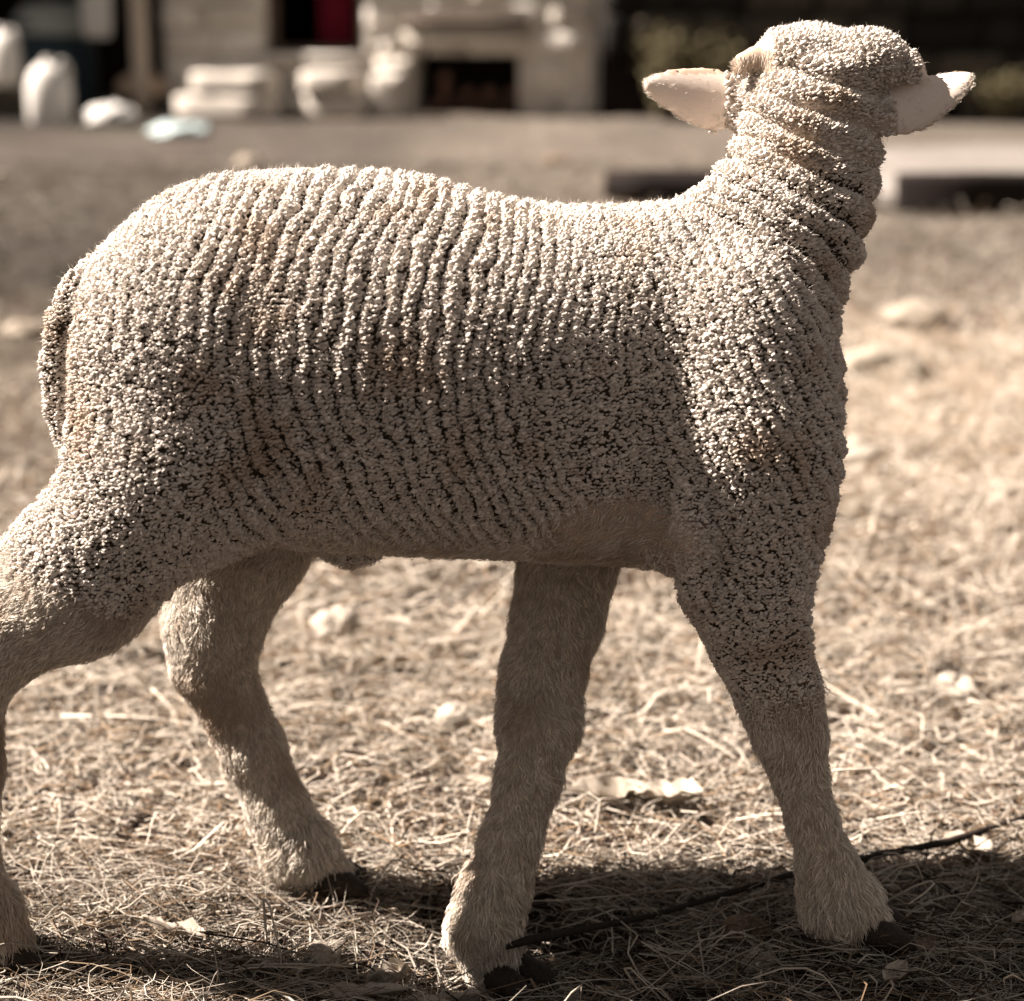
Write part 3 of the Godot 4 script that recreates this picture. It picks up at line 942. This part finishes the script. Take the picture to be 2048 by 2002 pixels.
	ear(Vector3(0.190, 0.676, -0.085), Vector3(0.105, 0.693, -0.065), Vector3(0.0, 0.40, 1.0), 0.0270, 0.0052, 7.0)
	ear(Vector3(0.284, 0.668, -0.050), Vector3(0.370, 0.699, -0.078), Vector3(-0.30, 0.72, 0.70), 0.029, 0.006, 10.0)

func build_sheep() -> void:
	var t0 := Time.get_ticks_msec()
	body_skeleton()
	# ---- the field on a grid, only near the surface
	var sx := NX + 1
	var sy := NY + 1
	var total := sx * sy * (NZ + 1)
	var val := PackedFloat32Array()
	val.resize(total)
	val.fill(99.0)
	var blocks := PackedInt32Array()
	var bs := CELL * 4.0
	var half := bs * 0.5
	var rad := half * 1.7321
	var lists := {}
	for bz in NZ / 4:
		for by in NY / 4:
			for bx in NX / 4:
				var c := G0 + Vector3(bx * bs + half, by * bs + half, bz * bs + half)
				# far from any part of the animal: quick rejection
				var dmin := 10.0
				var ds := PackedFloat32Array()
				for i in pt.size():
					var e := prim(i, c)
					ds.append(e)
					if e < dmin: dmin = e
				if dmin > rad * 2.4 + 0.014: continue
				var list := PackedInt32Array()
				for i in pt.size():
					if ds[i] < dmin + 2.0 * rad * 1.5 + pk[i]: list.append(i)
				if absf(field(c, list)) > rad * 2.3: continue
				blocks.append_array(PackedInt32Array([bx, by, bz]))
				for kz in 4:
					for ky in 4:
						var row := ((bz * 4 + kz) * sy + by * 4 + ky) * sx + bx * 4
						for kx in 4:
							val[row + kx] = field(G0 + Vector3(bx * 4 + kx, by * 4 + ky, bz * 4 + kz) * CELL, list)
	print("field ", Time.get_ticks_msec() - t0, " blocks ", blocks.size() / 3, " prims ", pt.size())
	# ---- surface nets
	var vid := PackedInt32Array()
	vid.resize(total)
	vid.fill(-1)
	var pos := PackedVector3Array()
	var corner := [0, 1, sx, sx + 1, sx * sy, sx * sy + 1, sx * sy + sx, sx * sy + sx + 1]
	var cofs := [Vector3(0, 0, 0), Vector3(1, 0, 0), Vector3(0, 1, 0), Vector3(1, 1, 0), Vector3(0, 0, 1), Vector3(1, 0, 1), Vector3(0, 1, 1), Vector3(1, 1, 1)]
	var edges := [[0, 1], [2, 3], [4, 5], [6, 7], [0, 2], [1, 3], [4, 6], [5, 7], [0, 4], [1, 5], [2, 6], [3, 7]]
	var cells := PackedInt32Array()
	for b in range(0, blocks.size(), 3):
		for kz in 4:
			for ky in 4:
				for kx in 4:
					var at := ((blocks[b + 2] * 4 + kz) * sy + blocks[b + 1] * 4 + ky) * sx + blocks[b] * 4 + kx
					var neg := 0
					var bad := false
					for k in 8:
						var f := val[at + corner[k]]
						if f < 0.0: neg += 1
						if f > 50.0: bad = true
					if bad or neg == 0 or neg == 8: continue
					var s := Vector3.ZERO
					var n := 0
					for e in edges:
						var f0 := val[at + corner[e[0]]]
						var f1 := val[at + corner[e[1]]]
						if (f0 < 0.0) != (f1 < 0.0):
							s += cofs[e[0]].lerp(cofs[e[1]], f0 / (f0 - f1))
							n += 1
					vid[at] = pos.size()
					cells.append(at)
					pos.append(G0 + (Vector3(blocks[b] * 4 + kx, blocks[b + 1] * 4 + ky, blocks[b + 2] * 4 + kz) + s / n) * CELL)
	var idx := PackedInt32Array()
	var dirs := [1, sx, sx * sy]
	for at in cells:
		var f0 := val[at]
		for ax in 3:
			var f1 := val[at + dirs[ax]]
			if f1 > 50.0 or (f0 < 0.0) == (f1 < 0.0): continue
			var u: int = dirs[(ax + 1) % 3]
			var v: int = dirs[(ax + 2) % 3]
			var q := [vid[at], vid[at - u], vid[at - u - v], vid[at - v]]
			if q[1] < 0 or q[2] < 0 or q[3] < 0: continue
			if f0 < 0.0: idx.append_array(PackedInt32Array([q[0], q[2], q[1], q[0], q[3], q[2]]))
			else: idx.append_array(PackedInt32Array([q[0], q[1], q[2], q[0], q[2], q[3]]))
	print("mesh ", Time.get_ticks_msec() - t0, " verts ", pos.size(), " tris ", idx.size() / 3)
	var nor := mesh_normals(pos, idx)
	# ---- skin folds: real relief of the body surface
	for i in pos.size():
		pos[i] += nor[i] * fold(pos[i], nor[i])
	nor = mesh_normals(pos, idx)
	var col := PackedColorArray()
	for i in pos.size():
		col.append(skin_colour(pos[i], nor[i]))
	var arr := []
	arr.resize(Mesh.ARRAY_MAX)
	arr[Mesh.ARRAY_VERTEX] = pos
	arr[Mesh.ARRAY_NORMAL] = nor
	arr[Mesh.ARRAY_COLOR] = col
	arr[Mesh.ARRAY_INDEX] = idx
	var me := ArrayMesh.new()
	me.add_surface_from_arrays(Mesh.PRIMITIVE_TRIANGLES, arr)
	var sheep := thing("sheep", Vector3.ZERO, "cream shorn lamb with wrinkled fleece walking away to the right", "sheep")
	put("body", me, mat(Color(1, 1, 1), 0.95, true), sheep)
	build_coat(sheep, pos, nor, idx)
	build_hooves(sheep)
	print("sheep ", Time.get_ticks_msec() - t0)

func mesh_normals(pos: PackedVector3Array, idx: PackedInt32Array) -> PackedVector3Array:
	var nor := PackedVector3Array()
	nor.resize(pos.size())
	for t in range(0, idx.size(), 3):
		var a := idx[t]
		var b := idx[t + 1]
		var c := idx[t + 2]
		var n := (pos[c] - pos[a]).cross(pos[b] - pos[a])
		nor[a] += n
		nor[b] += n
		nor[c] += n
	for i in nor.size(): nor[i] = nor[i].normalized()
	return nor

# share of neck (1) against torso (0)
func neckness(p: Vector3) -> float:
	# above a line from the withers down to the front of the chest
	var s := (p - Vector3(0.165, 0.585, 0)).dot(Vector3(0.56, 0.83, 0))
	return smoothstep(-0.02, 0.012, s)

func ridge(phase: float) -> float:      # -1 .. 1, rounded crests and narrow valleys
	var s := 0.5 + 0.5 * cos(phase)
	return pow(s, 0.55) * 2.0 - 1.0

func pattern(p: Vector3) -> Vector2:
	# how the fleece parts: x = -1 in a parting .. 1 on a crest, y = how strongly
	var wob := 0.0085 * n_b.get_noise_3d(p.x * 3.5, p.y * 3.2, p.z * 1.5) + 0.0036 * n_c.get_noise_3d(p.x, p.y * 1.2, p.z)
	# flank: upright folds, coarse towards the hind quarters, finer forward
	var x := p.x - 2.2 * (p.y - 0.50) * (p.y - 0.50) + wob + 0.008 * n_a.get_noise_3d(p.x * 4.0, p.y * 3.0, p.z * 2.0)
	var fwd := x + 0.01
	var ph := (x / 0.0148 + 13.0 * (fwd + sqrt(fwd * fwd + 0.003))) * TAU
	var flank := smoothstep(-0.275, -0.20, p.x) * (1.0 - 0.55 * smoothstep(-0.03, 0.06, p.x))
	flank *= clampf(0.8 + 2.2 * n_a.get_noise_3d(p.x * 10.0, p.y * 6.0 + 5.0, p.z * 4.0), 0.1, 1.5)
	flank *= 1.0 + 0.7 * bump2(p.x, p.y, -0.13, 0.42, 0.06)
	# shoulder: finer slanting lines down from the withers
	var sh := smoothstep(0.07, 0.15, p.x) * smoothstep(0.34, 0.44, p.y)
	var sl := ridge((p.x * 0.85 + p.y * 0.50 + wob * 0.7) / 0.0112 * TAU)
	# thigh: short wriggling creases
	var th := (1.0 - smoothstep(-0.28, -0.21, p.x))
	th = maxf(th, (1.0 - smoothstep(0.33, 0.40, p.y)) * (1.0 - smoothstep(-0.20, -0.12, p.x))) * 0.75
	var tw := ridge((p.x * 0.96 + p.y * 0.25 + wob * 2.6) / 0.0125 * TAU)
	var total := flank * (1.0 - sh) * (1.0 - th) + sh * 0.75 + th * 0.6
	var v := (flank * (1.0 - sh) * (1.0 - th) * ridge(ph) + sh * 0.75 * sl + th * 0.6 * tw) / maxf(total, 0.05)
	return Vector2(v, minf(total, 1.5))

func neck_phase(p: Vector3) -> float:
	return (p.x * 0.46 + p.y * 0.86 - p.z * 0.35 + 0.012 * n_a.get_noise_3d(p.x * 6.0, p.y * 7.0, 8.0) - 0.9 * (p.x - 0.235) * (p.x - 0.235) * 6.0 + 0.009 * n_b.get_noise_3dv(p * 1.6)) * TAU / 0.0255

func fold(p: Vector3, n: Vector3) -> float:
	var w := woolliness(p, n)
	if w <= 0.0: return 0.0
	var nk := neckness(p)
	var d := 0.0
	if nk < 1.0:
		var pt2 := pattern(p)
		d += 0.0016 * pt2.x * pt2.y
		d *= 1.0 - nk
	if nk > 0.0:
		d += nk * 0.0062 * (0.45 + 0.55 * smoothstep(0.185, 0.25, p.x)) * clampf(0.85 + 2.6 * n_a.get_noise_3d(p.x * 9.0, p.y * 14.0, 3.0), 0.05, 1.8) * (1.0 - 0.7 * smoothstep(0.255, 0.285, p.x)) * ridge(neck_phase(p)) * (1.0 - smoothstep(0.695, 0.715, p.y) * 0.85)
	return d * w

func woolliness(p: Vector3, n: Vector3) -> float:
	# 1 on the fleece, 0 where the coat is short hair
	var w := 1.0
	var r := 0.02 * n_b.get_noise_3dv(p * 1.6)
	if p.y > 0.63:
		# ears and horn buds
		if p.y > 0.655 and p.x < (0.207 if p.y > 0.700 else 0.173) + r * 0.3: return 0.0
		if p.y > 0.640 and p.x > (0.303 if p.y < 0.694 else 0.326) + r * 0.3: return 0.0
		if p.z < -0.15: return 0.0
		return 1.0
	# near hind: hair below a slanting line
	if p.x < -0.14:
		var line := 0.262 - 0.62 * (p.x + 0.24) if p.x < -0.24 else 0.30
		if p.z > 0.02: w *= smoothstep(line - 0.012, line + 0.03, p.y + r)
		else: w *= smoothstep(0.32, 0.35, p.y + r)
	elif p.x > 0.105 and p.z > 0.015:
		w *= smoothstep(0.165, 0.255, p.y + r + (0.2 - p.x) * 0.25)
	else:
		w *= smoothstep(0.300, 0.330, p.y + r)
		if n.y < -0.55: w *= smoothstep(0.95, 0.6, -n.y)
	# bare patch behind the elbow
	var e := Vector2((p.x - 0.078) / 0.046, (p.y - 0.366) / 0.022).length()
	if p.z > 0.0: w *= smoothstep(0.70, 1.35, e + r * 6.0)
	return w

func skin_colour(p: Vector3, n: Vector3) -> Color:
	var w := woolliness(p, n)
	var c := Color(0.40, 0.335, 0.27).lerp(Color(0.035, 0.025, 0.019), w)  # near black under the wool: shade between tufts put into the colour
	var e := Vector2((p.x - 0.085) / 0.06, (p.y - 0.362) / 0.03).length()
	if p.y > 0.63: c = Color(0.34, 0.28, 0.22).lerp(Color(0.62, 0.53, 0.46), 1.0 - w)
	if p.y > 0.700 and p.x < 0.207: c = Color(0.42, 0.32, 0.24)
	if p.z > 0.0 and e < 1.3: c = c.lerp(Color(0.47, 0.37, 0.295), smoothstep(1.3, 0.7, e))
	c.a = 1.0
	return c

func tuft_mesh(seed_n: int) -> ArrayMesh:
	# a small knot of crimped wool: base at the origin, points along +y
	var nz := FastNoiseLite.new()
	nz.seed = seed_n
	nz.frequency = 1.1
	var st := SurfaceTool.new()
	st.begin(Mesh.PRIMITIVE_TRIANGLES)
	st.set_smooth_group(0)
	var rings := 5
	var sides := 8
	for i in rings:
		for j in sides:
			var q := []
			for c in [[0, 0], [1, 0], [1, 1], [0, 1]]:
				var t := float(i + c[1]) / rings
				var ph: float = TAU * ((j + c[0]) % sides) / sides
				var th := t * 2.3
				var d := Vector3(sin(th) * cos(ph), cos(th), sin(th) * sin(ph))
				q.append(d * (0.5 + 0.42 * nz.get_noise_3dv(d * 1.3)) + Vector3(0, 0.35, 0))
			for k in [0, 2, 1, 0, 3, 2]: st.add_vertex(q[k])
	st.index()
	st.generate_normals()
	return st.commit()

func hair_mesh(seed_n: int, segs := 4) -> ArrayMesh:
	# a lock of hair: runs along +x, lifts along +y, one unit long, three-sided
	var r := RandomNumberGenerator.new()
	r.seed = seed_n
	var st := SurfaceTool.new()
	st.begin(Mesh.PRIMITIVE_TRIANGLES)
	st.set_smooth_group(0)
	var wig := r.randf_range(-0.22, 0.22)
	var rings := []
	for i in segs + 1:
		var t := float(i) / segs
		var c := Vector3(t, 0.30 * sin(t * 2.2) - 0.05, wig * sin(t * 3.0))
		var w := (1.0 - t * t * 0.92) * 0.5
		var ring := PackedVector3Array()
		for k in 3:
			var a := TAU * k / 3.0 + PI / 2
			ring.append(c + Vector3(0, sin(a) * w * 0.05, cos(a) * w * 0.11))
		rings.append(ring)
	for i in segs:
		for k in 3:
			var k2 := (k + 1) % 3
			for p in [rings[i][k], rings[i + 1][k2], rings[i + 1][k], rings[i][k], rings[i][k2], rings[i + 1][k2]]: st.add_vertex(p)
	st.index()
	st.generate_normals()
	return st.commit()

func build_coat(sheep: Node3D, pos: PackedVector3Array, nor: PackedVector3Array, idx: PackedInt32Array) -> void:
	var t0 := Time.get_ticks_msec()
	var r := RandomNumberGenerator.new()
	r.seed = 99
	var wool := []
	var hair := []
	for k in 6:
		wool.append(PackedFloat32Array())
		hair.append(PackedFloat32Array())
	var seen := {}
	var gap := 0.0019
	var nw := 0
	var nh := 0
	for t in range(0, idx.size(), 3):
		var A := pos[idx[t]]
		var B := pos[idx[t + 1]]
		var C := pos[idx[t + 2]]
		var area := (B - A).cross(C - A).length() * 0.5
		var want := area / (gap * gap) * 2.6
		var cnt := int(want + r.randf())
		for k in cnt:
			var u := r.randf()
			var v := r.randf()
			if u + v > 1.0:
				u = 1.0 - u
				v = 1.0 - v
			var p := A + (B - A) * u + (C - A) * v
			var n := (nor[idx[t]] * (1.0 - u - v) + nor[idx[t + 1]] * u + nor[idx[t + 2]] * v).normalized()
			var w := woolliness(p, n)
			if r.randf() < w:
				var key := Vector3i((p / gap).floor())
				if seen.has(key): continue
				var ok := true
				for ax in 3:
					for s in [-1, 1]:
						var k2 := key
						k2[ax] += s
						if seen.has(k2) and (seen[k2] - p).length_squared() < gap * gap:
							ok = false
							break
					if not ok: break
				if not ok: continue
				seen[key] = p
				# sideways along the body is the long axis of a knot
				var side := Vector3(1, 0.15, 0)
				side = (side - n * n.dot(side)).normalized().rotated(n, r.randfn(0, 0.3))
				var down := side.cross(n)
				var lean := (n + down * r.randf_range(-0.25, 0.25) + side * r.randf_range(-0.2, 0.2)).normalized()
				var crest := 0.5
				var nk := neckness(p)
				if nk < 0.5:
					var pt3 := pattern(p)
					crest = 0.5 + 0.5 * pt3.x * minf(pt3.y, 1.0)
				elif n_c.get_noise_3dv(p * 0.8) < 0.3: crest = 0.5 + 0.5 * ridge(neck_phase(p))
				if p.y > 0.66: crest = maxf(crest, smoothstep(0.67, 0.70, p.y))
				var big := r.randf_range(0.55, 1.15) + 0.55 * pow(r.randf(), 4.0)
				var high := (0.0020 + 0.0030 * r.randf()) * (0.5 + 0.75 * crest)
				var c := Color(0.56, 0.508, 0.455) * r.randf_range(0.75, 1.15)
				var dirt := n_b.get_noise_3dv(p * 2.5 + Vector3(4, 1, 7))
				c = c.lerp(Color(0.34, 0.235, 0.15), clampf(dirt * 1.3 - 0.18 + (0.12 if p.y < 0.37 else 0.0), 0.0, 0.6))
				if r.randf() > 0.42 + 0.85 * crest: continue
				if n_c.get_noise_3d(p.x * 4.0, p.y * 7.0, p.z * 4.0) < -0.34 - 0.5 * crest: continue
				var sz := (0.55 + 0.45 * w) * (0.85 + 0.3 * crest)
				push(wool[r.randi() % 6], side * 0.0034 * big * sz, lean * high * sz, down.normalized() * 0.0022 * big * sz, p - n * 0.0008, c)
				if r.randf() < 0.15:
					var f := (n + side * r.randfn(0, 0.7) + down * r.randfn(0.3, 0.6)).normalized()
					var fs := f.cross(n + side * 0.3).normalized()
					push(hair[r.randi() % 6], f * r.randf_range(0.005, 0.009), fs.cross(f) * 0.006, fs * 0.0035, p, c)
				nw += 1
			elif r.randf() < (1.0 if p.y > 0.655 else 0.66):
				if p.z > 0.08 and absf(p.x - 0.08) < 0.05 and p.y > 0.335 and r.randf() < 0.62: continue
				# hair lies down along the limb
				var g := Vector3(0, -1, 0)
				if p.y > 0.63:
					if p.x < 0.18: g = Vector3(-1, 0.2, 0)
					elif p.x > 0.30: g = Vector3(1, 0.2, 0)
				elif p.x < -0.25 and p.y > 0.22 and p.z > 0.02: g = Vector3(-1, -0.75, 0)
				elif p.y > 0.30: g = Vector3(-0.5, -0.5, 0)
				g += Vector3(n_b.get_noise_3dv(p * 3.0), 0.3 * n_b.get_noise_3dv(p * 3.0 + Vector3(8, 0, 0)), n_b.get_noise_3dv(p * 3.0 + Vector3(0, 8, 0))) * 0.9
				var d := g - n * n.dot(g)
				if d.length() < 0.05: continue
				d = d.normalized().rotated(n, r.randfn(0, 0.16) + 1.3 * n_c.get_noise_3d(p.x * 2.6, p.y * 1.6, p.z * 2.6))
				var s := d.cross(n)
				var l := r.randf_range(0.005, 0.0105)
				if p.y < 0.07: l *= 1.5
				if p.y > 0.63: l *= 0.6
				var c := Color(0.72, 0.655, 0.565) * r.randf_range(0.82 if p.y > 0.63 else 0.5, 1.15)
				var lock := n_c.get_noise_3d(p.x * 3.0, p.y * 1.2, p.z * 3.0)
				c = c.lerp(Color(0.33, 0.24, 0.165), clampf(lock * 1.3 - 0.15, 0.0, 0.6) * (0.0 if p.y > 0.63 else 1.0))
				if p.y > 0.700 and p.x < 0.21:
					c = Color(0.56, 0.47, 0.385) * r.randf_range(0.7, 1.2)
					l = r.randf_range(0.004, 0.007)
					d = (d + Vector3(-0.4, -0.6, 0.4)).normalized()
				# dust and stains of their own shape
				var soil := n_b.get_noise_3dv(p * 1.7 + Vector3(2, 9, 4))
				if p.y < 0.63: c = c.lerp(Color(0.30, 0.205, 0.135), clampf(soil * 1.6 - 0.15, 0.0, 0.6))
				# muddy knees and hoof edges
				var mud := smoothstep(0.03, 0.0, p.y - (-0.045 if p.x > -0.1 and p.x < 0.1 else 0.0))
				c = c.lerp(Color(0.12, 0.08, 0.055), mud * 0.7)
				var up: float = (0.4 if p.y > 0.63 else 1.0) * l * r.randf_range(0.6, 1.5) * (1.0 + 1.2 * maxf(n_c.get_noise_3dv(p * 2.4 + Vector3(3, 3, 3)), 0.0))
				push(hair[r.randi() % 6], d * l, n * up, s * (0.0055 if p.y > 0.655 else 0.0095), p - n * 0.0008, c)
				nh += 1
	print("coat ", Time.get_ticks_msec() - t0, " wool ", nw, " hair ", nh)
	var wm := mat(Color(1, 1, 1), 0.95, true)
	var hm := mat(Color(1, 1, 1), 0.7, true)
	for k in 6:
		copies("fleece", tuft_mesh(300 + k), wm, wool[k], sheep)
		copies("leg_hair", hair_mesh(400 + k), hm, hair[k], sheep)

func build_hooves(sheep: Node3D) -> void:
	var hm := rough_mat(Color(0.012, 0.009, 0.007), Color(0.045, 0.032, 0.024), 40.0, 120, 0.0, 0.6)
	var claw := tube(PackedVector3Array([Vector3(-0.014, 0.010, 0), Vector3(-0.004, 0.011, 0), Vector3(0.010, 0.009, 0), Vector3(0.021, 0.005, 0), Vector3(0.026, 0.003, 0)]), PackedFloat32Array([0.008, 0.0105, 0.0098, 0.0062, 0.002]), 12, 1.0)
	for h in [[-0.408, -0.004, 0.086, 0.1], [-0.160, -0.004, -0.062, 0.1], [0.000, -0.037, 0.058, -0.7], [0.291, 0.009, 0.064, -0.15]]:
		var hoof := Node3D.new()
		hoof.name = "hoof"
		sheep.add_child(hoof, true)
		hoof.position = Vector3(h[0], h[1], h[2])
		hoof.rotation.y = h[3]
		for s in [-1, 1]:
			put("claw", claw, hm, hoof, Vector3(0.004, 0.003, s * 0.0135), Vector3(0, -s * 0.12, 0), Vector3(1.25, 1.3, 1.25))
